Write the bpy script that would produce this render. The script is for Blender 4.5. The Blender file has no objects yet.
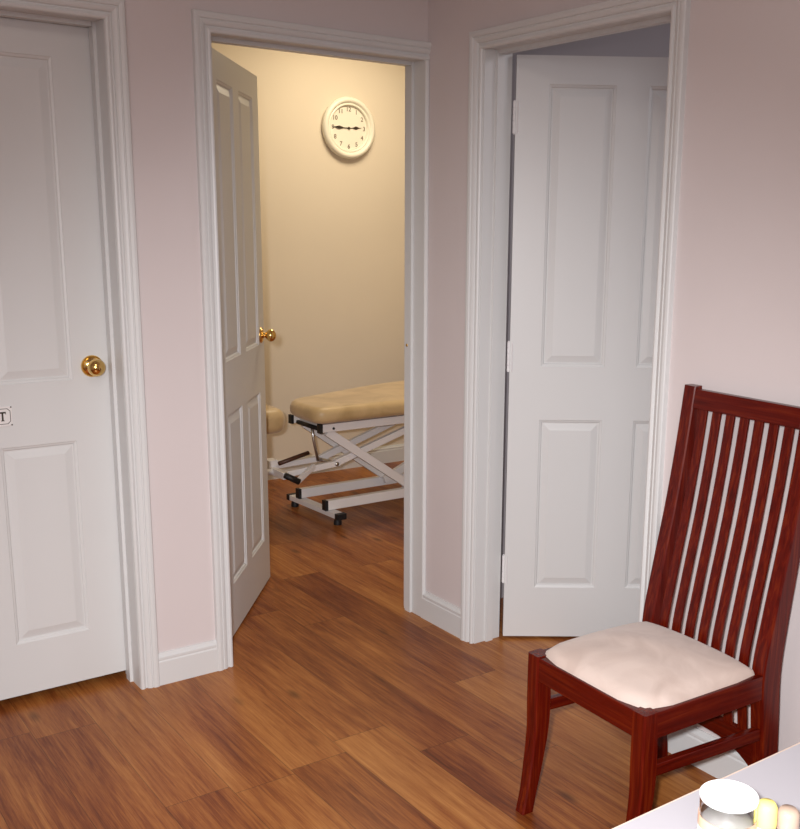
import bpy, bmesh, math, random
from mathutils import Vector, Matrix
random.seed(4)
R = math.radians
COL = bpy.context.scene.collection

# ------------------------------------------------------------------ materials
def new_mat(name):
    m = bpy.data.materials.new(name); m.use_nodes = True
    nt = m.node_tree
    return m, nt, nt.nodes['Principled BSDF']

def setp(b, **k):
    for n, v in k.items():
        n = n.replace('_', ' ')
        if n in b.inputs: b.inputs[n].default_value = v

def paint(name, col, rough=.5, spec=.4, bump=.02, scale=220, mottled=.03):
    m, nt, b = new_mat(name)
    N, L = nt.nodes, nt.links
    tc = N.new('ShaderNodeTexCoord')
    n1 = N.new('ShaderNodeTexNoise'); n1.inputs['Scale'].default_value = 3.0; n1.inputs['Detail'].default_value = 3
    L.new(tc.outputs['Object'], n1.inputs['Vector'])
    mx = N.new('ShaderNodeMix'); mx.data_type = 'RGBA'
    mx.inputs[6].default_value = (*[c * (1 - mottled) for c in col], 1)
    mx.inputs[7].default_value = (*[min(1, c * (1 + mottled)) for c in col], 1)
    L.new(n1.outputs['Fac'], mx.inputs[0]); L.new(mx.outputs[2], b.inputs['Base Color'])
    n2 = N.new('ShaderNodeTexNoise'); n2.inputs['Scale'].default_value = scale; n2.inputs['Detail'].default_value = 2
    L.new(tc.outputs['Object'], n2.inputs['Vector'])
    bp = N.new('ShaderNodeBump'); bp.inputs['Strength'].default_value = bump * 5; bp.inputs['Distance'].default_value = .001
    L.new(n2.outputs['Fac'], bp.inputs['Height']); L.new(bp.outputs['Normal'], b.inputs['Normal'])
    setp(b, Roughness=rough, Specular_IOR_Level=spec)
    return m

def metal(name, col, rough=.2):
    m, nt, b = new_mat(name)
    N, L = nt.nodes, nt.links
    tc = N.new('ShaderNodeTexCoord')
    n = N.new('ShaderNodeTexNoise'); n.inputs['Scale'].default_value = 60
    L.new(tc.outputs['Object'], n.inputs['Vector'])
    mr = N.new('ShaderNodeMapRange'); mr.inputs[3].default_value = rough * .8; mr.inputs[4].default_value = rough * 1.3
    L.new(n.outputs['Fac'], mr.inputs[0]); L.new(mr.outputs[0], b.inputs['Roughness'])
    setp(b, Base_Color=(*col, 1), Metallic=1.0)
    return m

def math_node(N, L, op, a, b=None, c=None):
    n = N.new('ShaderNodeMath'); n.operation = op
    for i, v in enumerate((a, b, c)):
        if v is None: continue
        if isinstance(v, (int, float)): n.inputs[i].default_value = v
        else: L.new(v, n.inputs[i])
    return n.outputs[0]

def floor_material():
    m, nt, b = new_mat('laminate_planks')
    N, L = nt.nodes, nt.links
    M = lambda *a: math_node(N, L, *a)
    geo = N.new('ShaderNodeNewGeometry')
    sp = N.new('ShaderNodeSeparateXYZ'); L.new(geo.outputs['Position'], sp.inputs[0])
    X, Y = sp.outputs[0], sp.outputs[1]
    W, LEN = .172, 1.21
    row = M('FLOOR', M('DIVIDE', M('ADD', X, .764 + W * 20), W))
    fx = M('FRACT', M('DIVIDE', M('ADD', X, .764 + W * 20), W))
    wn = N.new('ShaderNodeTexWhiteNoise'); wn.noise_dimensions = '1D'; L.new(row, wn.inputs['W'])
    yo = M('ADD', M('DIVIDE', M('ADD', Y, 20.0), LEN), M('MULTIPLY', wn.outputs['Value'], 3.7))
    pl = M('FLOOR', yo); fy = M('FRACT', yo)
    cid = N.new('ShaderNodeCombineXYZ'); L.new(row, cid.inputs[0]); L.new(pl, cid.inputs[1])
    w2 = N.new('ShaderNodeTexWhiteNoise'); w2.noise_dimensions = '3D'; L.new(cid.outputs[0], w2.inputs['Vector'])
    # grain coordinates, stretched along the board and shifted from board to board
    def coords(sx, sy, shift):
        c = N.new('ShaderNodeCombineXYZ')
        L.new(M('MULTIPLY', X, sx), c.inputs[0]); L.new(M('MULTIPLY', Y, sy), c.inputs[1])
        L.new(M('MULTIPLY', w2.outputs['Value'], shift), c.inputs[2]); return c.outputs[0]
    def noise(v, scale, det, dist=0., rough=.6):
        n = N.new('ShaderNodeTexNoise'); n.inputs['Scale'].default_value = scale; n.inputs['Detail'].default_value = det
        n.inputs['Distortion'].default_value = dist; n.inputs['Roughness'].default_value = rough
        L.new(v, n.inputs['Vector']); return n.outputs['Fac']
    broad = noise(coords(11, 1.1, 37), 1.0, 3, .8)
    fine = noise(coords(120, 3.2, 91), 1.0, 6, .5, .75)
    pores = noise(coords(480, 14, 53), 1.0, 3, 0, .6)
    figure = noise(coords(24, 2.0, 71), 1.0, 6, 1.6, .65)
    t = M('ADD', M('MULTIPLY', w2.outputs['Value'], .27), M('MULTIPLY', broad, .74))
    t = M('ADD', t, M('MULTIPLY', M('SUBTRACT', fine, .5), .85))
    t = M('ADD', t, M('MULTIPLY', M('SUBTRACT', figure, .5), .5))
    t = M('ADD', t, M('MULTIPLY', M('SUBTRACT', pores, .5), .40))
    cr = N.new('ShaderNodeValToRGB'); L.new(t, cr.inputs[0])
    e = cr.color_ramp.elements
    e[0].position = .12; e[0].color = (0.0779, 0.0152, 0.0034, 1)
    e[1].position = .90; e[1].color = (0.5084, 0.2280, 0.0645, 1)
    for ps, c in ((.32, (0.1763, 0.0440, 0.0103, 1)), (.50, (0.2870, 0.0920, 0.0215, 1)), (.68, (0.3936, 0.1520, 0.0387, 1))):
        q = e.new(ps); q.color = c
    # knots
    vo = N.new('ShaderNodeTexVoronoi'); vo.inputs['Scale'].default_value = 1.0
    L.new(coords(7.5, 2.8, 11), vo.inputs['Vector'])
    kn = N.new('ShaderNodeMapRange'); kn.inputs[1].default_value = .03; kn.inputs[2].default_value = .15
    kn.inputs[3].default_value = .45; kn.inputs[4].default_value = 1.0
    L.new(vo.outputs['Distance'], kn.inputs[0])
    # board joints
    ex = M('MINIMUM', fx, M('SUBTRACT', 1.0, fx)); ey = M('MINIMUM', fy, M('SUBTRACT', 1.0, fy))
    jx = M('LESS_THAN', M('MULTIPLY', ex, W), .0011); jy = M('LESS_THAN', M('MULTIPLY', ey, LEN), .0014)
    j = M('MAXIMUM', jx, jy)
    jd = M('SUBTRACT', 1.0, M('MULTIPLY', j, .45))
    k = M('MULTIPLY', kn.outputs[0], jd)
    hs = N.new('ShaderNodeMix'); hs.data_type = 'RGBA'; hs.blend_type = 'MULTIPLY'; hs.inputs[0].default_value = 1
    cc = N.new('ShaderNodeCombineColor')
    for i in range(3): L.new(k, cc.inputs[i])
    L.new(cr.outputs[0], hs.inputs[6]); L.new(cc.outputs[0], hs.inputs[7])
    L.new(hs.outputs[2], b.inputs['Base Color'])
    bp = N.new('ShaderNodeBump'); bp.inputs['Strength'].default_value = .25; bp.inputs['Distance'].default_value = .0008
    L.new(M('SUBTRACT', fine, j), bp.inputs['Height']); L.new(bp.outputs['Normal'], b.inputs['Normal'])
    setp(b, Roughness=.33, Specular_IOR_Level=.22)
    return m

def wood_material(name, dark, mid, light, rough=.25, axis='Z'):
    m, nt, b = new_mat(name)
    N, L = nt.nodes, nt.links
    tc = N.new('ShaderNodeTexCoord'); mp = N.new('ShaderNodeMapping')
    s = {'Z': (75, 75, 3), 'Y': (75, 3, 75), 'X': (3, 75, 75)}[axis]
    mp.inputs['Scale'].default_value = s
    L.new(tc.outputs['Object'], mp.inputs['Vector'])
    n = N.new('ShaderNodeTexNoise'); n.inputs['Scale'].default_value = 1.6; n.inputs['Detail'].default_value = 5; n.inputs['Distortion'].default_value = .6
    L.new(mp.outputs[0], n.inputs['Vector'])
    cr = N.new('ShaderNodeValToRGB'); L.new(n.outputs['Fac'], cr.inputs[0])
    e = cr.color_ramp.elements
    e[0].position = .25; e[0].color = (*dark, 1); e[1].position = .8; e[1].color = (*light, 1)
    q = e.new(.52); q.color = (*mid, 1)
    L.new(cr.outputs[0], b.inputs['Base Color'])
    bp = N.new('ShaderNodeBump'); bp.inputs['Strength'].default_value = .12; bp.inputs['Distance'].default_value = .0006
    L.new(n.outputs['Fac'], bp.inputs['Height']); L.new(bp.outputs['Normal'], b.inputs['Normal'])
    setp(b, Roughness=rough, Specular_IOR_Level=.26, Coat_Weight=0, Coat_Roughness=.15)
    return m

def cloth_material(name, c1, c2, rough=.85, spec=.1, scale=9, bump=.3):
    m, nt, b = new_mat(name)
    N, L = nt.nodes, nt.links
    tc = N.new('ShaderNodeTexCoord')
    n = N.new('ShaderNodeTexNoise'); n.inputs['Scale'].default_value = scale; n.inputs['Detail'].default_value = 6; n.inputs['Distortion'].default_value = .9
    L.new(tc.outputs['Object'], n.inputs['Vector'])
    cr = N.new('ShaderNodeValToRGB'); L.new(n.outputs['Fac'], cr.inputs[0])
    e = cr.color_ramp.elements
    e[0].position = .35; e[0].color = (*c1, 1); e[1].position = .62; e[1].color = (*c2, 1)
    L.new(cr.outputs[0], b.inputs['Base Color'])
    n2 = N.new('ShaderNodeTexNoise'); n2.inputs['Scale'].default_value = 260; n2.inputs['Detail'].default_value = 3
    L.new(tc.outputs['Object'], n2.inputs['Vector'])
    bp = N.new('ShaderNodeBump'); bp.inputs['Strength'].default_value = bump; bp.inputs['Distance'].default_value = .001
    L.new(n2.outputs['Fac'], bp.inputs['Height']); L.new(bp.outputs['Normal'], b.inputs['Normal'])
    setp(b, Roughness=rough, Specular_IOR_Level=spec)
    if 'Sheen Weight' in b.inputs: b.inputs['Sheen Weight'].default_value = .25
    return m

def glassy(name, col, rough=.05, alpha_mix=.0):
    m, nt, b = new_mat(name)
    setp(b, Base_Color=(*col, 1), Roughness=rough, Transmission_Weight=1.0, IOR=1.45)
    N, L = nt.nodes, nt.links
    tc = N.new('ShaderNodeTexCoord'); n = N.new('ShaderNodeTexNoise'); n.inputs['Scale'].default_value = 90
    L.new(tc.outputs['Object'], n.inputs['Vector'])
    bp = N.new('ShaderNodeBump'); bp.inputs['Strength'].default_value = .1; bp.inputs['Distance'].default_value = .0005
    L.new(n.outputs['Fac'], bp.inputs['Height']); L.new(bp.outputs['Normal'], b.inputs['Normal'])
    return m

MAT = dict(
    wall=paint('pale_pink_wall_paint', (.675, .615, .608), .8, .2, .04),
    clinic=paint('cream_wall_paint', (.74, .66, .54), .8, .2, .03),
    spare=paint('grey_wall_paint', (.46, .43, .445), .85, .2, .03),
    ceil=paint('ceiling_paint', (.80, .78, .76), .9, .1, .02),
    gloss=paint('white_satin_paint', (.685, .695, .69), .38, .4, .0, 90, .012),
    floor=floor_material(),
    brass=metal('polished_brass', (.83, .56, .20), .12),
    steel=metal('steel', (.6, .6, .6), .3),
    chairw=wood_material('mahogany_stain', (.048, .0022, .0010), (.100, .0052, .0018), (.175, .021, .0035), .22),
    chairy=wood_material('mahogany_stain_rails', (.050, .0022, .0010), (.095, .0050, .0018), (.150, .016, .0030), .22, 'Y'),
    chairx=wood_material('mahogany_stain_sides', (.050, .0022, .0010), (.095, .0050, .0018), (.150, .016, .0030), .22, 'X'),
    suede=cloth_material('beige_suede', (.58, .465, .405), (.68, .565, .50)),
    vinyl=cloth_material('tan_vinyl', (.45, .315, .15), (.58, .425, .225), .42, .4, 6, .12),
    powder=paint('white_powder_coat', (.80, .79, .80), .35, .5, .01),
    rubber=paint('black_rubber', (.012, .012, .014), .5, .4, .03),
    bronze=paint('dark_brown_grip', (.085, .035, .02), .45, .4, .03),
    clockw=paint('ivory_plastic', (.82, .79, .68), .35, .5, .0),
    dial=paint('ivory_dial_paper', (.84, .80, .69), .7, .2, .0),
    ink=paint('brown_black_ink', (.045, .032, .022), .6, .2, .0),
    numeral=paint('grey_numeral_ink', (.20, .165, .13), .6, .2, .0),
    table=paint('white_table_laminate', (.40, .39, .42), .35, .45, .01, 120, .01),
    edge=paint('beige_edge_band', (.62, .50, .42), .5, .3, .01),
    white=paint('white_ceramic', (.90, .89, .87), .3, .5, .0),
    peach=paint('peach_label', (.72, .44, .30), .6, .2, .02),
    yellow=paint('yellow_cap', (.93, .80, .22), .4, .4, .0),
    glass=glassy('clear_glass', (.93, .93, .92), .06),
    amber=paint('beige_pearl_stopper', (.42, .31, .24), .25, .6, .0),
    plate=paint('white_sign_plate', (.80, .78, .77), .4, .3, .0),
    shade=paint('lamp_diffuser', (.9, .88, .8), .5, .2, .0),
)

# ------------------------------------------------------------------ mesh helpers
def box(bm, x0, x1, y0, y1, z0, z1):
    v = [bm.verts.new((x, y, z)) for x in (x0, x1) for y in (y0, y1) for z in (z0, z1)]
    for f in ((0, 1, 3, 2), (4, 6, 7, 5), (0, 4, 5, 1), (2, 3, 7, 6), (0, 2, 6, 4), (1, 5, 7, 3)):
        bm.faces.new([v[i] for i in f])

def beam(bm, a, b, w, h, up=(0, 0, 1)):
    """rectangular bar from a to b, w wide sideways, h tall"""
    a, b = Vector(a), Vector(b); d = (b - a).normalized()
    s = d.cross(Vector(up)).normalized(); u = s.cross(d).normalized()
    v = [bm.verts.new(p + s * i * w / 2 + u * j * h / 2) for p in (a, b) for i, j in ((-1, -1), (1, -1), (1, 1), (-1, 1))]
    for f in ((3, 2, 1, 0), (4, 5, 6, 7), (0, 1, 5, 4), (1, 2, 6, 5), (2, 3, 7, 6), (3, 0, 4, 7)):
        bm.faces.new([v[i] for i in f])

def tube(bm, pts, r, n=12):
    pts = [Vector(p) for p in pts]; rings = []
    for i, p in enumerate(pts):
        d = (pts[min(i + 1, len(pts) - 1)] - pts[max(i - 1, 0)]).normalized()
        s = d.cross(Vector((0, 0, 1)))
        if s.length < 1e-3: s = d.cross(Vector((0, 1, 0)))
        s.normalize(); u = s.cross(d)
        rr = r[i] if isinstance(r, (list, tuple)) else r
        rings.append([bm.verts.new(p + (s * math.cos(t) + u * math.sin(t)) * rr) for t in [2 * math.pi * k / n for k in range(n)]])
    for A, B in zip(rings, rings[1:]):
        for k in range(n): bm.faces.new((A[k], A[(k + 1) % n], B[(k + 1) % n], B[k]))
    bm.faces.new(rings[0][::-1]); bm.faces.new(rings[-1])

def lathe(bm, prof, origin=(0, 0, 0), axis=(0, 0, 1), n=40, sx=1.0, closed=False):
    """prof: (radius, height) pairs turned about the axis"""
    o = Vector(origin); ax = Vector(axis).normalized()
    s = ax.orthogonal().normalized(); u = ax.cross(s)
    rings = []
    for r, h in prof:
        if r < 1e-6: rings.append([bm.verts.new(o + ax * h)])
        else: rings.append([bm.verts.new(o + ax * h + (s * math.cos(t) + u * math.sin(t)) * r) for t in [2 * math.pi * k / n for k in range(n)]])
    pairs = list(zip(rings, rings[1:]))
    if closed: pairs.append((rings[-1], rings[0]))
    for A, B in pairs:
        for k in range(n):
            k2 = (k + 1) % n
            if len(A) == 1 and len(B) == 1: continue
            if len(A) == 1: bm.faces.new((A[0], B[k2], B[k]))
            elif len(B) == 1: bm.faces.new((A[k], A[k2], B[0]))
            else: bm.faces.new((A[k], A[k2], B[k2], B[k]))

def prism(bm, outline, z0, z1):
    lo = [bm.verts.new((x, y, z0)) for x, y in outline]; hi = [bm.verts.new((x, y, z1)) for x, y in outline]
    n = len(outline)
    bm.faces.new(lo[::-1]); bm.faces.new(hi)
    for k in range(n): bm.faces.new((lo[k], lo[(k + 1) % n], hi[(k + 1) % n], hi[k]))

def loft(bm, sections):
    rings = [[bm.verts.new(p) for p in s] for s in sections]
    n = len(rings[0])
    for A, B in zip(rings, rings[1:]):
        for k in range(n): bm.faces.new((A[k], A[(k + 1) % n], B[(k + 1) % n], B[k]))
    bm.faces.new(rings[0][::-1]); bm.faces.new(rings[-1])

def obj(name, bm, mat, parent=None, smooth=False, bevel=0, seg=2, loc=None):
    bmesh.ops.recalc_face_normals(bm, faces=bm.faces[:])
    me = bpy.data.meshes.new(name); bm.to_mesh(me); bm.free()
    for mm in (mat if isinstance(mat, (list, tuple)) else [mat]): me.materials.append(mm)
    o = bpy.data.objects.new(name, me); COL.objects.link(o)
    if parent: o.parent = parent
    if loc: o.location = loc
    if smooth:
        for p in me.polygons: p.use_smooth = True
    if bevel:
        md = o.modifiers.new('bevel', 'BEVEL'); md.width = bevel; md.segments = seg; md.limit_method = 'ANGLE'; md.angle_limit = R(35)
        for p in me.polygons: p.use_smooth = True
        wn = o.modifiers.new('wn', 'WEIGHTED_NORMAL'); wn.keep_sharp = True
    return o

def smooth_by_angle(o, deg=35):
    me = o.data
    for p in me.polygons: p.use_smooth = True
    me.set_sharp_from_angle(angle=R(deg))

def tag(o, label, cat=None, group=None, kind=None):
    o['label'] = label
    if cat: o['category'] = cat
    if group: o['group'] = group
    if kind: o['kind'] = kind
    return o

def empty(name, loc=(0, 0, 0), rotz=0, parent=None):
    o = bpy.data.objects.new(name, None); COL.objects.link(o)
    o.location = loc; o.rotation_euler = (0, 0, rotz); o.empty_display_size = .1
    if parent: o.parent = parent
    return o

# ------------------------------------------------------------------ room shell
W = .14                 # wall thickness
WB = .112               # the thinner partition with door 3
CEIL = 2.62
def walls():
    bm = bmesh.new()    # wall A, along y = 0, holds doors 1 and 2
    for a, b in ((-3.5, -1.885), (-1.068, -.81), (0, 2.5)): box(bm, a, b, 0, W, 0, CEIL)
    for a, b in ((-1.885, -1.068), (-.81, 0)): box(bm, a, b, 0, W, 2.02, CEIL)
    tag(obj('wall_left', bm, MAT['wall']), 'pale pink wall holding the closed door and the open clinic door', 'wall', kind='structure')
    bm = bmesh.new()    # wall B, along x = 0, holds door 3
    for a, b in ((-.29, 0), (-4.3, -1.12)): box(bm, 0, WB, a, b, 0, CEIL)
    box(bm, 0, WB, -1.12, -.29, 2.02, CEIL)
    tag(obj('wall_right', bm, MAT['wall']), 'pale pink wall behind the dining chair, with the ajar door', 'wall', kind='structure')
    bm = bmesh.new(); box(bm, -3.64, -3.5, -4.3, W, 0, CEIL)
    tag(obj('wall_outer', bm, MAT['wall']), 'pale pink side wall of the hall', 'wall', kind='structure')
    bm = bmesh.new(); box(bm, -3.64, W, -4.44, -4.3, 0, CEIL)
    tag(obj('wall_near', bm, MAT['wall']), 'pale pink wall at the near end of the hall', 'wall', kind='structure')
    # clinic room beyond door 2
    bm = bmesh.new(); box(bm, -1.07, 2.64, 2.273, 2.42, 0, CEIL)
    tag(obj('wall_far', bm, MAT['clinic']), 'cream wall of the treatment room behind the clock', 'wall', kind='structure')
    bm = bmesh.new(); box(bm, -1.07, -1.0, W, 2.273, 0, CEIL)
    tag(obj('wall_clinic_left', bm, MAT['clinic']), 'cream left wall of the treatment room', 'wall', kind='structure')
    bm = bmesh.new(); box(bm, 2.5, 2.64, -2.5, 2.273, 0, CEIL)
    tag(obj('wall_clinic_right', bm, MAT['clinic']), 'cream right wall of the treatment room', 'wall', kind='structure')
    bm = bmesh.new(); box(bm, -2.4, -2.3, W, 1.0, 0, CEIL); box(bm, -2.4, -1.07, 1.0, 1.1, 0, CEIL)  # added unseen walls, stop world light leaking under the closed door
    tag(obj('wall_light_block', bm, MAT['spare']), 'grey walls added behind the closed door to keep light out', 'wall', kind='structure')
    # lining skins so each room keeps its own paint
    bm = bmesh.new(); box(bm, .14, 2.5, W, W + .012, 0, CEIL); box(bm, -1.0, -.85, W, W + .012, 0, CEIL); box(bm, -.85, .06, W, W + .012, 2.09, CEIL)
    tag(obj('wall_clinic_near', bm, MAT['clinic']), 'cream plaster on the near side of the treatment room', 'wall', kind='structure')
    # room beyond door 3
    bm = bmesh.new()
    box(bm, WB, 2.5, -.012, 0, 0, CEIL); box(bm, 2.488, 2.5, -2.5, -.012, 0, CEIL); box(bm, WB, 2.5, -2.5, -2.4, 0, CEIL)
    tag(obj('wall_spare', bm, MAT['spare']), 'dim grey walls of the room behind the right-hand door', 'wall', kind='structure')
    bm = bmesh.new(); box(bm, -3.64, 2.64, -4.44, 2.42, -.1, 0)
    tag(obj('floor', bm, MAT['floor']), 'orange-brown wood laminate plank floor', 'floor', kind='structure')
    bm = bmesh.new(); box(bm, -3.64, 2.64, -4.44, 2.42, CEIL, CEIL + .1)
    tag(obj('ceiling', bm, MAT['ceil']), 'white painted ceiling', 'ceiling', kind='structure')
walls()

# wall mappings: (u along the wall, d out of the wall, z)
mapA = lambda u, d, z: (u, -d, z)            # wall A, hall side
mapB = lambda u, d, z: (-d, u, z)            # wall B, hall side
BASE = [(0, 0), (.015, 0), (.015, .078), (.0125, .083), (.0135, .087), (.0135, .093), (.0075, .099), (.0045, .106), (0, .106)]
def skirting(name, mp, u0, u1, label):
    bm = bmesh.new()
    loft(bm, [[mp(u, d, z) for d, z in BASE] for u in (u0, u1)])
    o = obj(name, bm, MAT['gloss']); tag(o, label, 'baseboard', kind='structure'); return o
skirting('baseboard_left', mapA, -1.036, -.836, 'short white baseboard between the two left doors')
skirting('baseboard_corner', mapB, -.255, 0, 'short white baseboard at the corner beside the open doorway')
skirting('baseboard_right', mapB, -4.3, -1.157, 'white moulded baseboard behind the dining chair')
skirting('baseboard_outer', mapA, -3.5, -1.95, 'white baseboard left of the closed door')
skirting('baseboard_far', lambda u, d, z: (u, 2.273 - d, z), -1.0, 2.5, 'white baseboard under the clock wall')

# architrave profile: (inward->outward offset, thickness)
ARCH = [(0, 0), (0, .007), (.003, .0105), (.008, .012), (.0125, .010), (.0145, .0065), (.019, .0065), (.021, .011),
        (.0265, .0145), (.033, .0165), (.0345, .0145), (.037, .0145), (.039, .018), (.047, .020), (.0545, .019), (.057, .016), (.057, 0)]
def arch_frame(bm, mp, ul, ur, top, left=True, right=True, right_end=None):
    """mitred moulding round an opening: ul/ur inner edges, top the inner head"""
    legs = []
    if left: legs.append(([(ul - o, d, 0) for o, d in ARCH], [(ul - o, d, top + o) for o, d in ARCH]))
    if right: legs.append(([(ur + o, d, 0) for o, d in ARCH], [(ur + o, d, top + o) for o, d in ARCH]))
    a = [(ul - o, d, top + o) for o, d in ARCH]
    b = [((right_end if right_end is not None else ur + o), d, top + o) for o, d in ARCH]
    legs.append((a, b))
    for s, e in legs: loft(bm, [[mp(*q) for q in s], [mp(*q) for q in e]])

def door_leaf(parent, name='door_panel', w=.762, h=1.981, t=.035, cols=(.107, .325, .432, .65), cut=0):
    """four-panel moulded leaf; local x across from the hinge edge, front face y=0 looking to -y, body to +y"""
    bm = bmesh.new()
    xs = [0, *cols, w]; zs = [cut, .185, .794, .979, 1.893, h]
    def face_side(y, sgn):
        def V(x, z, dep=0): return bm.verts.new((x, y + sgn * dep, z))
        for i in range(5):
            for j in range(5):
                x0, x1, z0, z1 = xs[i], xs[i + 1], zs[j], zs[j + 1]
                if i in (1, 3) and j in (1, 3):
                    prev = None
                    for ins, dep in ((0, 0), (.002, .0022), (.0075, .0042), (.0105, .0085), (.0145, .0085), (.037, .0018), (.040, .0018)):
                        ring = [V(x0 + ins, z0 + ins, dep), V(x1 - ins, z0 + ins, dep), V(x1 - ins, z1 - ins, dep), V(x0 + ins, z1 - ins, dep)]
                        if prev:
                            for k in range(4): bm.faces.new((prev[k], prev[(k + 1) % 4], ring[(k + 1) % 4], ring[k]))
                        prev = ring
                    bm.faces.new(prev)
                else:
                    bm.faces.new((V(x0, z0), V(x1, z0), V(x1, z1), V(x0, z1)))
    face_side(0, 1); face_side(t, -1)
    def q(*p): bm.faces.new([bm.verts.new(c) for c in p])
    q((0, 0, cut), (0, t, cut), (0, t, h), (0, 0, h)); q((w, 0, cut), (w, t, cut), (w, t, h), (w, 0, h))
    q((0, 0, cut), (w, 0, cut), (w, t, cut), (0, t, cut)); q((0, 0, h), (w, 0, h), (w, t, h), (0, t, h))
    bmesh.ops.remove_doubles(bm, verts=bm.verts[:], dist=1e-5)
    return obj(name, bm, MAT['gloss'], parent)

KNOB = [(0, 0), (.033, 0), (.033, .003), (.0305, .0055), (.0275, .005), (.0265, .008), (.018, .010), (.0125, .012), (.0100, .015), (.0105, .020), (.0150, .025),
        (.0225, .031), (.0262, .039), (.0262, .046), (.0235, .053), (.0180, .059), (.0095, .0635), (0, .065)]
def knob(parent, x, z, y=0, sgn=-1, scale=1.0, extra_rose=True):
    bm = bmesh.new()
    lathe(bm, [(r * scale, hh * scale) for r, hh in KNOB], (x, y, z), (0, sgn, 0), 40)
    o = obj('door_knob', bm, MAT['brass'], parent, smooth=True); smooth_by_angle(o, 50)
    o['label'] = 'polished brass knob'
    return o

def hinge(parent, p, axis_h=.10):
    bm = bmesh.new()
    for k in range(5):
        z0 = -axis_h / 2 + k * axis_h / 5
        lathe(bm, [(0, z0 + .0006), (.0058, z0 + .0006), (.0058, z0 + axis_h / 5 - .0006), (0, z0 + axis_h / 5 - .0006)], (0, 0, 0), (0, 0, 1), 14)
    lathe(bm, [(0, -axis_h/2 - .004), (.004, -axis_h/2 - .003), (.004, -axis_h/2)], n=12); lathe(bm, [(.004, axis_h/2), (.004, axis_h/2 + .003), (0, axis_h/2 + .004)], n=12)
    box(bm, -.0015, .0015, -.022, 0, -axis_h / 2, axis_h / 2)
    o = obj('hinge', bm, MAT['powder'], parent, loc=p); smooth_by_angle(o, 40); return o

def door_frame(parent, mp, ul, ur, top, tl=.02, tr=.02, stop=(.066, .100), name='door_frame', dl=W, dr=W):
    """lining boards with door stops; u range is the clear opening, d negative goes into the wall"""
    bm = bmesh.new()
    def bx(u0, u1, d0, d1, z0, z1):
        c = [mp(u, d, z) for u in (u0, u1) for d in (d0, d1) for z in (z0, z1)]
        v = [bm.verts.new(p) for p in c]
        for f in ((0, 1, 3, 2), (4, 6, 7, 5), (0, 4, 5, 1), (2, 3, 7, 6), (0, 2, 6, 4), (1, 5, 7, 3)): bm.faces.new([v[i] for i in f])
    bx(ul - tl, ul, -dl, 0, 0, top + .02); bx(ur, ur + tr, -dr, 0, 0, top + .02); bx(ul, ur, -min(dl, dl), 0, top, top + .02)
    s0, s1 = -stop[1], -stop[0]
    bx(ul, ul + .012, s0, s1, 0, top); bx(ur - .010, ur, s0, s1, 0, top); bx(ul + .012, ur - .012, s0, s1, top - .012, top)
    return obj(name, bm, MAT['gloss'], parent)

# ---- door 1: closed, in wall A, opens away from the hall
d1 = tag(empty('door_1', (-1.475, 0, 0)), 'closed white four-panel door at the left edge', 'door', kind='structure')
offA = lambda ox: (lambda u, d, z: (u - ox, -d, z))
door_frame(d1, offA(-1.475), -1.865, -1.093, 2.0, .02, .025)
bm = bmesh.new(); arch_frame(bm, offA(-1.475), -1.870, -1.0925, 1.9975); obj('architrave', bm, MAT['gloss'], d1)
lf = door_leaf(d1, cut=.020); lf.location = (-1.0965 - .762 + 1.475, .105, .007)
kb = knob(lf, .762 - .0535, 1.017)

# ---- door 2: open, in wall A, hinged left, swings into the treatment room
d2 = tag(empty('door_2', (-.40, 0, 0)), 'open white four-panel door to the treatment room', 'door', kind='structure')
door_frame(d2, offA(-.40), -.783, -.012, 2.0, .02, .0115, dr=.120)
bm = bmesh.new(); arch_frame(bm, offA(-.40), -.7795, -.0145, 1.9975, True, False, 0.0)
# the right leg is ripped down to a sliver where it meets the corner
SL = [(0, 0), (0, .007), (.003, .0105), (.008, .012), (.0125, .012), (.0135, .011), (.0135, 0)]
loft(bm, [[offA(-.40)(-.0145 + o, d, z) for o, d in SL] for z in (0, 1.9975)])
obj('architrave', bm, MAT['gloss'], d2)
lf2 = door_leaf(d2, cols=(.155, .367, .452, .668)); A2 = R(52.0)
lf2.location = (-.758 + .40, .112, .010); lf2.rotation_euler = (0, 0, A2)
knob(lf2, .762 - .055, 1.013, 0, -1, .92); knob(lf2, .762 - .055, 1.013, .035, 1, .92)
bm = bmesh.new(); lathe(bm, [(0, 0), (.005, 0), (.006, .001), (.0045, .003), (0, .0035)], (-.022 + .40, .089, 1.025), (-1, 0, 0), 16)
o = obj('strike_screw', bm, MAT['brass'], d2, smooth=True)
for z in (.26, 1.02, 1.80): hinge(d2, (-.783 + .40 + .006, W + .004, z))

# ---- door 3: ajar, in wall B, hinged at the far side, swings away from the hall
d3 = tag(empty('door_3', (0, -.70, 0)), 'white four-panel door standing ajar behind the dining chair', 'door', kind='structure')
offB = lambda u, d, z: (-d, u + .70, z)
door_frame(d3, offB, -1.095, -.3165, 2.0, .025, .0255, stop=(.045, .074), dl=WB, dr=WB)
bm = bmesh.new(); arch_frame(bm, offB, -1.1005, -.312, 1.9975); obj('architrave', bm, MAT['gloss'], d3)
lf3 = door_leaf(d3, w=.762)
lf3.location = (.1135, -.337 + .70, .010); lf3.rotation_euler = (0, 0, R(-35.6))
knob(lf3, .762 - .055, 1.013, 0, -1, .95); knob(lf3, .762 - .055, 1.013, .035, 1, .95)
for z in (.26, 1.02, 1.80): hinge(d3, (.120, -.3235 + .70, z))

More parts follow.
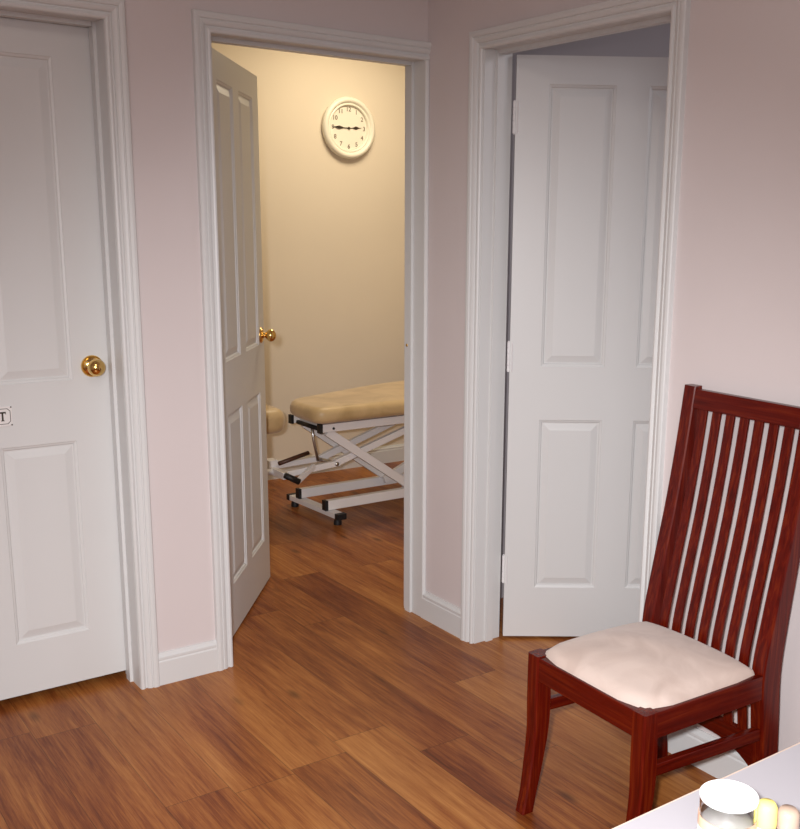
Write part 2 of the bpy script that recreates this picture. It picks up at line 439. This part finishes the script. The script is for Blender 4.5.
# ------------------------------------------------------------------ sign on door 1
def flat_ring(bm, outer, inner, y0, y1):
    n = len(outer)
    vo = [[bm.verts.new((x, y, z)) for x, z in outer] for y in (y0, y1)]
    vi = [[bm.verts.new((x, y, z)) for x, z in inner] for y in (y0, y1)]
    for k in range(n):
        l = (k + 1) % n
        bm.faces.new((vo[0][k], vo[0][l], vi[0][l], vi[0][k])); bm.faces.new((vo[1][k], vi[1][k], vi[1][l], vo[1][l]))
        bm.faces.new((vo[0][k], vo[1][k], vo[1][l], vo[0][l])); bm.faces.new((vi[0][k], vi[0][l], vi[1][l], vi[1][k]))
sg = tag(empty('door_sign', (-1.447, .105, .895)), 'small white sign with a thin black border and letter T on the closed door', 'sign')
hw, hh = .060, .029
bm = bmesh.new(); box(bm, -hw, hw, -.003, 0, -hh, hh); obj('sign_plate', bm, MAT['plate'], sg, bevel=.001)
def chamf(w, h, c): return [(-w + c, -h), (w - c, -h), (w, -h + c), (w, h - c), (w - c, h), (-w + c, h), (-w, h - c), (-w, -h + c)]
bm = bmesh.new(); flat_ring(bm, chamf(hw - .005, hh - .006, .008), chamf(hw - .0065, hh - .0075, .0075), -.0036, -.003)
obj('border_line', bm, MAT['ink'], sg)
bm = bmesh.new()
box(bm, .0235, .0425, -.0038, -.003, .009, .0135); box(bm, .0307, .0353, -.0038, -.003, -.0135, .009)
box(bm, .0235, .025, -.0038, -.003, .006, .009); box(bm, .041, .0425, -.0038, -.003, .006, .009); box(bm, .0285, .0375, -.0038, -.003, -.0135, -.0115)
obj('letter', bm, MAT['ink'], sg)
for sx in (-1, 1):
    for sz in (-1, 1):
        bm = bmesh.new(); lathe(bm, [(0, 0), (.0022, 0), (.0022, .001), (0, .0015)], (sx * (hw - .003), -.003, sz * (hh - .003)), (0, -1, 0), 12)
        obj('screw', bm, MAT['ink'], sg)

# ------------------------------------------------------------------ wall clock
ck = tag(empty('wall_clock', (1.015, 2.273, 1.984)), 'round ivory wall clock with black hands on the cream wall', 'clock')
bm = bmesh.new()
lathe(bm, [(0, 0), (.165, 0), (.178, .008), (.181, .020), (.177, .032), (.168, .039), (.158, .041), (.150, .037), (.146, .030), (.143, .028), (.139, .031), (.134, .031), (.130, .026), (.128, .014), (0, .014)],
      (0, 0, 0), (0, -1, 0), 96)
o = obj('rim', bm, MAT['clockw'], ck); smooth_by_angle(o, 60)
bm = bmesh.new(); lathe(bm, [(0, .014), (.1275, .014), (.1275, .016), (0, .016)], (0, 0, 0), (0, -1, 0), 64); obj('dial', bm, MAT['dial'], ck)
def text_mesh(name, s, size, mat, parent, loc):
    cu = bpy.data.curves.new(name, 'FONT'); cu.body = s; cu.size = size; cu.align_x = 'CENTER'; cu.align_y = 'CENTER'; cu.extrude = .0004; cu.offset = .0006
    to = bpy.data.objects.new(name + '_src', cu); COL.objects.link(to)
    dg = bpy.context.evaluated_depsgraph_get(); me = bpy.data.meshes.new_from_object(to.evaluated_get(dg))
    bpy.data.objects.remove(to); me.name = name
    me.materials.clear(); me.materials.append(mat)
    o = bpy.data.objects.new(name, me); COL.objects.link(o); o.parent = parent; o.location = loc; o.rotation_euler = (R(90), 0, 0)
    return o
for h in range(1, 13):
    a = R(90 - 30 * h)
    text_mesh('numeral', str(h), .036, MAT['numeral'], ck, (math.cos(a) * .108, -.0168, math.sin(a) * .108))
def hand(name, deg, length, tail, w, y, parent):
    """spade hand: slim stem, wide blade, pointed tip"""
    a = R(90 - deg); dx, dz = math.cos(a), math.sin(a); nx, nz = -dz, dx
    prof = [(-tail, .0018), (.0, .0022), (length * .30, .0020), (length * .42, w * .55), (length * .55, w), (length * .66, w * .8), (length * .80, .0022), (length, .0008)]
    pts = [(s, t) for s, t in prof] + [(s, -t) for s, t in prof[::-1]]
    bm = bmesh.new()
    f = [bm.verts.new((dx * s + nx * t, y, dz * s + nz * t)) for s, t in pts]; b = [bm.verts.new((dx * s + nx * t, y + .001, dz * s + nz * t)) for s, t in pts]
    n = len(pts); bm.faces.new(f); bm.faces.new(b[::-1])
    for k in range(n): bm.faces.new((f[k], f[(k + 1) % n], b[(k + 1) % n], b[k]))
    return obj(name, bm, MAT['ink'], parent)
hand('hour_hand', 86.5, .088, .014, .0095, -.0195, ck)
hand('minute_hand', 271, .118, .014, .0095, -.0215, ck)
bm = bmesh.new(); lathe(bm, [(0, 0), (.0075, 0), (.0075, .007), (.005, .009), (0, .0095)], (0, -.016, 0), (0, -1, 0), 24)
obj('centre_cap', bm, MAT['ink'], ck, smooth=True)
ck.scale = (.94, 1, .94)

# ------------------------------------------------------------------ dining chair
CH = empty('dining_chair', (-.335, -1.437, 0), R(-2.2))
tag(CH, 'high-backed mahogany dining chair with vertical slats and a beige suede seat', 'chair')
def rrect(cx, cy, w, d, z, c=.004):
    x0, x1, y0, y1 = cx - w / 2, cx + w / 2, cy - d / 2, cy + d / 2
    return [(x0 + c, y0, z), (x1 - c, y0, z), (x1, y0 + c, z), (x1, y1 - c, z), (x1 - c, y1, z), (x0 + c, y1, z), (x0, y1 - c, z), (x0, y0 + c, z)]
def interp(tab, z):
    for (z0, *a), (z1, *b) in zip(tab, tab[1:]):
        if z0 <= z <= z1:
            t = (z - z0) / (z1 - z0); t2 = t * t * (3 - 2 * t) if False else t
            return [p + (q - p) * t2 for p, q in zip(a, b)]
    return list(tab[-1][1:])
def spline(tab, z):
    """Catmull-Rom through the rows of the table"""
    n = len(tab)
    for i in range(n - 1):
        if tab[i][0] <= z <= tab[i + 1][0]:
            p0, p1, p2, p3 = tab[max(i - 1, 0)], tab[i], tab[i + 1], tab[min(i + 2, n - 1)]
            t = (z - p1[0]) / (p2[0] - p1[0]); out = []
            for k in range(1, len(p1)):
                m1 = (p2[k] - p0[k]) / (p2[0] - p0[0]) * (p2[0] - p1[0]); m2 = (p3[k] - p1[k]) / (p3[0] - p1[0]) * (p2[0] - p1[0])
                out.append((2*t**3 - 3*t*t + 1) * p1[k] + (t**3 - 2*t*t + t) * m1 + (-2*t**3 + 3*t*t) * p2[k] + (t**3 - t*t) * m2)
            return out
    return list(tab[-1][1:])
# front legs: sabre curve towards the front (-x): rows z, x centre, width x, width y
FL_TAB = [(0, -.216, .036, .034), (.05, -.206, .035, .034), (.12, -.194, .039, .037), (.22, -.181, .046, .040), (.30, -.180, .049, .042), (.38, -.182, .045, .042), (.422, -.183, .042, .042)]
for s in (1, -1):
    bm = bmesh.new(); secs = []
    for k in range(29):
        z = .422 * k / 28; xc, wx, wy = spline(FL_TAB, z); secs.append(rrect(xc, s * .186, wx, wy, z))
    loft(bm, secs); o = obj('leg', bm, MAT['chairw'], CH); smooth_by_angle(o, 30)
# back posts and legs in one piece: rows z, front x, depth
BK_TAB = [(0, .240, .040), (.10, .222, .048), (.20, .206, .056), (.30, .193, .062), (.42, .184, .064), (.55, .206, .056), (.75, .247, .044), (.90, .272, .036), (1.056, .293, .028)]
YP, PW = .187, .040
for s in (1, -1):
    bm = bmesh.new(); secs = []
    for k in range(45):
        z = 1.056 * k / 44; xf, dp = spline(BK_TAB, z); secs.append(rrect(xf + dp / 2, s * YP, dp, PW, z, .003))
    loft(bm, secs); o = obj('back_post', bm, MAT['chairw'], CH); smooth_by_angle(o, 30)
bx = lambda z: spline(BK_TAB, z)[0]
# top rail, slightly tilted with the posts
bm = bmesh.new(); secs = []
for z in (1.000, 1.016, 1.032, 1.049): 
    xf = bx(z) + .0015; secs.append([(xf, -YP + PW/2 - .001, z), (xf + .022, -YP + PW/2 - .001, z), (xf + .022, YP - PW/2 + .001, z), (xf, YP - PW/2 + .001, z)])
loft(bm, secs); obj('top_rail', bm, MAT['chairy'], CH, bevel=.002)
# slats: each one board following the curve
inner = 2 * YP - PW; NS = 7; sw = .0265; gap = (inner - NS * sw) / (NS + 1)
for k in range(NS):
    yc = -inner / 2 + gap * (k + 1) + sw * (k + .5)
    bm = bmesh.new(); secs = []
    for j in range(25):
        z = .235 + (1.004 - .235) * j / 24; xf = bx(z) + .006; secs.append([(xf, yc - sw/2, z), (xf + .007, yc - sw/2, z), (xf + .007, yc + sw/2, z), (xf, yc + sw/2, z)])
    loft(bm, secs); obj('back_slat', bm, MAT['chairw'], CH, bevel=.0012)
# low arched apron between the back legs, and the back seat rail
bm = bmesh.new(); lo, hi = [], []
n = 16; secs = []
for k in range(n + 1):
    y = -YP + PW/2 + (2 * YP - PW) * k / n; t = abs(2 * k / n - 1); zb = .198 - .055 * t ** 3
    secs.append([(bx(zb) + .003, y, zb), (bx(zb) + .023, y, zb), (bx(.245) + .023, y, .245), (bx(.245) + .003, y, .245)])
loft(bm, secs); o = obj('arched_apron', bm, MAT['chairy'], CH, bevel=.0012)
bm = bmesh.new(); box(bm, .170, .186, -.171, .171, .355, .412); obj('seat_rail', bm, MAT['chairy'], CH, bevel=.002)
bm = bmesh.new(); box(bm, -.200, -.178, -.170, .170, .357, .419); obj('seat_rail', bm, MAT['chairy'], CH, bevel=.002)
for s in (1, -1):
    bm = bmesh.new(); box(bm, -.164, .190, min(s * .204, s * .182), max(s * .204, s * .182), .357, .419); obj('seat_rail', bm, MAT['chairx'], CH, bevel=.002)
    bm = bmesh.new(); beam(bm, (-.160, s * .190, .276), (.200, s * .190, .262), .020, .030); obj('stretcher', bm, MAT['chairx'], CH, bevel=.0025)
# drop-in seat pad, domed, front corners notched round the legs
def seat_pad():
    bm = bmesh.new(); NX, NY = 40, 40
    x0, x1, yy = -.194, .190, .196
    def se(u, v):
        # superellipse-like outline
        return u, v
    grid = []
    for i in range(NX + 1):
        row = []
        for j in range(NY + 1):
            u, v = 2 * i / NX - 1, 2 * j / NY - 1
            # pull corners in
            c = max(0, abs(u) + abs(v) - 1.55); k = 1 - .20 * c if u < 0 else 1 - .09 * c
            x = (x0 + x1) / 2 + (x1 - x0) / 2 * u * k; y = yy * v * k
            e = min(1, max(0, (1 - max(abs(u), abs(v))) / .20)); dome = (1 - u * u) * (1 - v * v)
            z = .416 + .018 * math.sqrt(max(0, 1 - (1 - e) ** 2)) + .034 * dome ** .7
            z += .0012 * math.sin(9 * u + 3 * v) * dome
            row.append(bm.verts.new((x, y, z)))
        grid.append(row)
    for i in range(NX):
        for j in range(NY): bm.faces.new((grid[i][j], grid[i + 1][j], grid[i + 1][j + 1], grid[i][j + 1]))
    bound = [grid[i][0] for i in range(NX + 1)] + [grid[NX][j] for j in range(1, NY + 1)] + [grid[i][NY] for i in range(NX - 1, -1, -1)] + [grid[0][j] for j in range(NY - 1, 0, -1)]
    low = [bm.verts.new((v.co.x, v.co.y, .395)) for v in bound]
    for k in range(len(bound)): bm.faces.new((bound[k], bound[(k + 1) % len(bound)], low[(k + 1) % len(bound)], low[k]))
    bm.faces.new(low)
    return obj('seat_cushion', bm, MAT['suede'], CH, smooth=True)
seat_pad()

# ------------------------------------------------------------------ treatment couch
TC = empty('treatment_couch', (1.0, 1.45, 0)); OX, OY = -1.0, -1.45
tag(TC, 'tan padded treatment couch on a white scissor-lift frame', 'treatment couch')
def L3(x, y, z): return (x + OX, y + OY, z)
def cushion(name, outline, z0, z1, rad=.03):
    """upholstered pad: rounded outline, softly rolled edges and a slightly crowned top"""
    bm = bmesh.new(); N = len(outline); P2 = [Vector(p) for p in outline]
    nrm = []
    for i in range(N):
        t = (P2[(i + 1) % N] - P2[i]).normalized() + (P2[i] - P2[i - 1]).normalized()
        nrm.append(Vector((-t.y, t.x)).normalized())
    cen = sum(P2, Vector((0, 0))) / N; H2 = (z1 - z0) / 2; zc = (z0 + z1) / 2
    rings = []
    levels = []
    for k in range(9):
        a = -math.pi / 2 + math.pi / 2 * k / 8; levels.append((rad * (1 - math.cos(a)), z0 + rad * (1 + math.sin(a))))
    for k in range(9):
        a = math.pi / 2 * k / 8; levels.append((rad * (1 - math.cos(a)), z1 - rad * (1 - math.sin(a))))
    for ins, z in levels: rings.append([bm.verts.new((p.x + n.x * ins + OX, p.y + n.y * ins + OY, z)) for p, n in zip(P2, nrm)])
    for f_ in (.8, .5, .2): rings.append([bm.verts.new((cen.x + (p.x + n.x * rad - cen.x) * f_ + OX, cen.y + (p.y + n.y * rad - cen.y) * f_ + OY, z1 + .006 * (1 - f_ * f_))) for p, n in zip(P2, nrm)])
    for A, B in zip(rings, rings[1:]):
        for k in range(N): bm.faces.new((A[k], A[(k + 1) % N], B[(k + 1) % N], B[k]))
    bm.faces.new(rings[0][::-1]); bm.faces.new(rings[-1])
    return obj(name, bm, MAT['vinyl'], TC, smooth=True)
def round_out(pts, rads, n=6):
    out = []; N = len(pts)
    for i, p in enumerate(pts):
        a, b = Vector(pts[i - 1]), Vector(pts[(i + 1) % N]); p = Vector(p); r = rads[i]
        if r == 0: out.append(tuple(p)); continue
        s = p + (a - p).normalized() * r; e = p + (b - p).normalized() * r
        for k in range(n + 1):
            t = k / n; q = s * (1 - t) ** 2 + p * 2 * t * (1 - t) + e * t * t; out.append((q.x, q.y))
    return out
cushion('mattress', round_out([(.185, 1.165), (2.05, 1.165), (2.05, 1.76), (.95, 1.755), (.19, 1.50)], [.08, .06, .06, .25, .10]), .526, .606, .036)
cushion('head_cushion', round_out([(-.42, 1.20), (.062, 1.20), (.062, 1.66), (-.42, 1.66)], [.09, .07, .09, .09]), .498, .616, .046)
# upper frame beams
for y in (1.30, 1.60):
    bm = bmesh.new(); beam(bm, L3(.285, y, .482), L3(1.95, y, .482), .030, .040); obj('top_beam', bm, MAT['powder'], TC, bevel=.002)
    bm = bmesh.new(); beam(bm, L3(.270, y, .482), L3(.2855, y, .482), .034, .046); o = obj('end_cap', bm, MAT['rubber'], TC, bevel=.002)
for x in (.33, 1.9):
    bm = bmesh.new(); beam(bm, L3(x, 1.315, .482), L3(x, 1.585, .482), .028, .028); obj('cross_bar', bm, MAT['powder'], TC, bevel=.002)
bm = bmesh.new(); tube(bm, [L3(.30, 1.33, .470), L3(.30, 1.57, .470)], .011); obj('pivot_rod', bm, MAT['rubber'], TC, smooth=True)
# floor rails and feet
for y in (1.325, 1.605):
    bm = bmesh.new(); beam(bm, L3(.322, y, .086), L3(1.95, y, .086), .034, .048); obj('base_rail', bm, MAT['powder'], TC, bevel=.002)
    bm = bmesh.new(); beam(bm, L3(.306, y, .086), L3(.3225, y, .086), .038, .052); obj('end_cap', bm, MAT['rubber'], TC, bevel=.002)
for xa, xb in (((.345, 1.235), (.325, 1.69)), ((1.90, 1.235), (1.90, 1.69))):
    bm = bmesh.new(); beam(bm, L3(*xa, .047), L3(*xb, .047), .048, .026); obj('foot_bar', bm, MAT['powder'], TC, bevel=.002)
    for (p, q) in ((xa, xb), (xb, xa)):
        d = (Vector(p) - Vector(q)).normalized()
        bm = bmesh.new(); e = Vector(p) + d * .022
        beam(bm, L3(p[0] - d.x * .006, p[1] - d.y * .006, .047), L3(e.x, e.y, .047), .052, .030)
        lathe(bm, [(0, 0), (.020, 0), (.020, .014), (.016, .034), (0, .034)], L3(p[0] - d.x * .02, p[1] - d.y * .02, 0), (0, 0, 1), 20)
        obj('rubber_foot', bm, MAT['rubber'], TC, bevel=.001)
# scissor arms
def arm(a, b, w=.026, h=.042, name='scissor_arm'):
    bm = bmesh.new(); beam(bm, L3(*a), L3(*b), w, h); obj(name, bm, MAT['powder'], TC, bevel=.002)
arm((.335, 1.337, .455), (.83, 1.337, .110)); arm((.335, 1.575, .455), (.83, 1.575, .110), h=.036)
arm((1.02, 1.365, .470), (.40, 1.365, .285), h=.034); arm((1.02, 1.545, .470), (.40, 1.545, .270), h=.034)
arm((.80, 1.36, .102), (1.62, 1.36, .462)); arm((.80, 1.55, .102), (1.62, 1.55, .462))
arm((1.62, 1.337, .110), (1.05, 1.337, .455)); arm((1.62, 1.575, .110), (1.05, 1.575, .455))
bm = bmesh.new(); tube(bm, [L3(.585, 1.345, .300), L3(.585, 1.565, .300)], .010); obj('pivot_rod', bm, MAT['steel'], TC, smooth=True)
bm = bmesh.new(); tube(bm, [L3(.40, 1.35, .280), L3(.40, 1.56, .270)], .011); obj('pivot_rod', bm, MAT['steel'], TC, smooth=True)
bm = bmesh.new(); tube(bm, [L3(.315, 1.45, .462), L3(.322, 1.45, .40), L3(.345, 1.45, .285)], .007); o = obj('gas_strut', bm, MAT['steel'], TC, smooth=True)
for y, sx, l in ((1.30, .322, 0), (1.60, .322, 0)):
    bm = bmesh.new(); lathe(bm, [(0, 0), (.007, 0), (.006, .003), (0, .004)], L3(.345, y - .015, .478), (0, -1, 0), 14); obj('bolt', bm, MAT['rubber'], TC)
# outrigger with foot levers under the head section
arm((.42, 1.365, .283), (.12, 1.365, .262), .024, .030, 'lever_bar'); arm((.42, 1.545, .272), (.10, 1.545, .262), .024, .028, 'lever_bar')
bm = bmesh.new(); beam(bm, L3(.105, 1.33, .262), L3(.105, 1.60, .262), .030, .034); obj('lever_cross_bar', bm, MAT['powder'], TC, bevel=.002)
bm = bmesh.new(); box(bm, .085 + OX, .135 + OX, 1.47 + OY, 1.53 + OY, .262, .312); obj('bracket', bm, MAT['powder'], TC, bevel=.003)
bm = bmesh.new(); tube(bm, [L3(.155, 1.50, .285), L3(.33, 1.52, .315)], .011); obj('lever_grip', bm, MAT['bronze'], TC, smooth=True)
bm = bmesh.new(); tube(bm, [L3(.085, 1.30, .275), L3(.155, 1.29, .235)], .015); obj('lever_grip', bm, MAT['rubber'], TC, smooth=True)
arm((.15, 1.30, .235), (.275, 1.36, .285), .018, .026, 'lever_bar')
bm = bmesh.new(); tube(bm, [L3(.02, 1.45, .262), L3(-.1, 1.45, .30), L3(-.14, 1.45, .50)], .016); obj('head_support', bm, MAT['powder'], TC, smooth=True)
bm = bmesh.new(); tube(bm, [L3(.105, 1.45, .262), L3(.01, 1.45, .262)], .016); obj('head_support', bm, MAT['powder'], TC, smooth=True)

# ------------------------------------------------------------------ hall table and what stands on it
TB = empty('white_table', (-.93, -2.56, 0)); tag(TB, 'white-topped table with a beige edge in the near right corner', 'table')
TX, TY = -.93, -2.56
def T3(x, y, z): return (x - TX, y - TY, z)
tx0, tx1, ty0, ty1 = -1.62, -.24, -2.88, -2.226
bm = bmesh.new(); box(bm, tx0 - TX, tx1 - TX, ty0 - TY, ty1 - TY, .698, .7185); obj('table_edge', bm, MAT['edge'], TB, bevel=.001)
bm = bmesh.new(); box(bm, tx0 - TX + .0045, tx1 - TX - .0045, ty0 - TY + .0045, ty1 - TY - .0045, .7185, .720); obj('tabletop', bm, MAT['table'], TB, bevel=.0005)
bm = bmesh.new()
box(bm, tx0 - TX + .06, tx1 - TX - .06, ty0 - TY + .06, ty0 - TY + .08, .63, .698); box(bm, tx0 - TX + .06, tx1 - TX - .06, ty1 - TY - .08, ty1 - TY - .06, .63, .698)
obj('table_apron', bm, MAT['table'], TB)
for x in (tx0 + .07, tx1 - .07):
    for y in (ty0 + .07, ty1 - .07):
        bm = bmesh.new(); loft(bm, [[(x - TX + a * s, y - TY + b * s, z) for a, b in ((-1, -1), (1, -1), (1, 1), (-1, 1))] for z, s in ((0, .018), (.60, .025), (.698, .025))])
        obj('leg', bm, MAT['table'], TB, bevel=.002)

def jar():
    r = tag(empty('glass_jar', (-1.183, -2.350, .720)), 'wide glass jar with a white lid and peach band on the white table', 'jar')
    bm = bmesh.new()
    lathe(bm, [(0, 0), (.033, 0), (.036, .003), (.0365, .06), (.0365, .079), (.0345, .079), (.0345, .006), (.031, .004), (0, .004)], n=56); o = obj('jar_body', bm, MAT['glass'], r, smooth=True); smooth_by_angle(o, 50)
    bm = bmesh.new(); lathe(bm, [(0, .0045), (.0335, .0065), (.0338, .050), (.030, .054), (0, .0555)], n=48); o = obj('contents', bm, MAT['white'], r, smooth=True); smooth_by_angle(o, 50)
    bm = bmesh.new(); lathe(bm, [(.0367, .044), (.0373, .044), (.0373, .058), (.0367, .058)], n=56, closed=True); o = obj('label_band', bm, MAT['peach'], r); smooth_by_angle(o, 50)
    bm = bmesh.new(); lathe(bm, [(.0367, .006), (.0373, .006), (.0373, .0438), (.0367, .0438)], n=56, closed=True); o = obj('label_band', bm, MAT['white'], r); smooth_by_angle(o, 50)
    bm = bmesh.new(); lathe(bm, [(0, .0775), (.0344, .0775), (.0344, .0792), (.0372, .0795), (.0375, .0825), (.0365, .0835), (.0345, .0825), (.015, .0815), (0, .0815)], n=56); o = obj('lid', bm, MAT['white'], r, smooth=True); smooth_by_angle(o, 50)
    r.scale = (.92, .92, 1)
jar()
def bottle(name, loc, hgt, capm, bodym, label, cat, rr=.013):
    r = tag(empty(name, loc), label, cat)
    bm = bmesh.new(); lathe(bm, [(0, 0), (rr, 0), (rr * 1.05, .002), (rr * 1.05, hgt * .50), (rr * .8, hgt * .58), (rr * .6, hgt * .62), (rr * .6, hgt * .70), (0, hgt * .70)], n=32); o = obj('bottle_body', bm, bodym, r); smooth_by_angle(o, 50)
    bm = bmesh.new(); lathe(bm, [(0, hgt * .60), (rr * .90, hgt * .60), (rr * .95, hgt * .63), (rr * .90, hgt * .92), (rr * .65, hgt * .985), (0, hgt)], n=32); o = obj('cap', bm, capm, r); smooth_by_angle(o, 50)
    return r
bottle('small_bottle', (-1.150, -2.380, .720), .078, MAT['yellow'], MAT['white'], 'small white bottle with a yellow cap beside the glass jar', 'bottle', .0135)
bottle('perfume_bottle', (-1.124, -2.392, .720), .066, MAT['amber'], MAT['glass'], 'small clear bottle with a beige stopper, right of the yellow cap', 'bottle', .0145)

# ------------------------------------------------------------------ lights
def area(name, loc, target, size, energy, col, size_y=None, spread=180):
    l = bpy.data.lights.new(name, 'AREA'); l.energy = energy; l.color = col; l.size = size; l.spread = R(spread)
    if size_y: l.shape = 'RECTANGLE'; l.size_y = size_y
    o = bpy.data.objects.new(name, l); COL.objects.link(o); o.location = loc
    o.rotation_euler = (Vector(target) - Vector(loc)).to_track_quat('-Z', 'Y').to_euler(); return o
def spot(name, loc, target, ang, energy, col, radius=.03, blend=1.0):
    l = bpy.data.lights.new(name, 'SPOT'); l.energy = energy; l.color = col; l.spot_size = R(ang); l.spot_blend = blend; l.shadow_soft_size = radius
    o = bpy.data.objects.new(name, l); COL.objects.link(o); o.location = loc
    o.rotation_euler = (Vector(target) - Vector(loc)).to_track_quat('-Z', 'Y').to_euler(); return o
spot('camera_flash', (-2.19, -3.04, 1.53), (-.66, -.93, .10), 80, 315, (1.0, .985, 1.0), .03)
area('hall_soft_light', (-2.7, -3.7, 1.9), (-.8, -.6, .5), 1.2, 20, (1.0, .95, .97))
area('hall_ceiling_light', (-1.7, -2.0, 2.58), (-1.7, -2.0, 0), .6, 10, (1.0, .86, .76))
area('clinic_ceiling_light', (.9, 1.45, 2.58), (.9, 1.45, 0), .6, 22, (1.0, .84, .60))
area('spare_room_light', (1.5, -1.6, 2.5), (1.2, -1.2, 0), .5, 11, (1.0, .95, 1.0))

w = bpy.data.worlds.new('world'); bpy.context.scene.world = w; w.use_nodes = True
w.node_tree.nodes['Background'].inputs[0].default_value = (.8, .78, .80, 1); w.node_tree.nodes['Background'].inputs[1].default_value = .3

# ------------------------------------------------------------------ camera
cam = bpy.data.cameras.new('camera'); co = bpy.data.objects.new('camera', cam); COL.objects.link(co)
yaw, pit, rol = R(-36.7929), R(-12.2973), R(.8596)
f = Vector((-math.sin(yaw) * math.cos(pit), math.cos(yaw) * math.cos(pit), math.sin(pit)))
r = Vector((math.cos(yaw), math.sin(yaw), 0)); u = r.cross(f)
r2 = r * math.cos(rol) + u * math.sin(rol); u2 = -r * math.sin(rol) + u * math.cos(rol)
M = Matrix((r2, u2, -f)).transposed().to_4x4(); M.translation = Vector((-2.1009, -3.0428, 1.4556))
co.matrix_world = M
cam.sensor_fit = 'HORIZONTAL'; cam.sensor_width = 36; cam.lens = 1031.44 / 800 * 36
cam.shift_x = -63.338 / 800; cam.shift_y = 35.476 / 800; cam.clip_start = .02
bpy.context.scene.camera = co
vs = bpy.context.scene.view_settings
vs.view_transform = 'Standard'; vs.look = 'None'; vs.exposure = 0; vs.gamma = 1
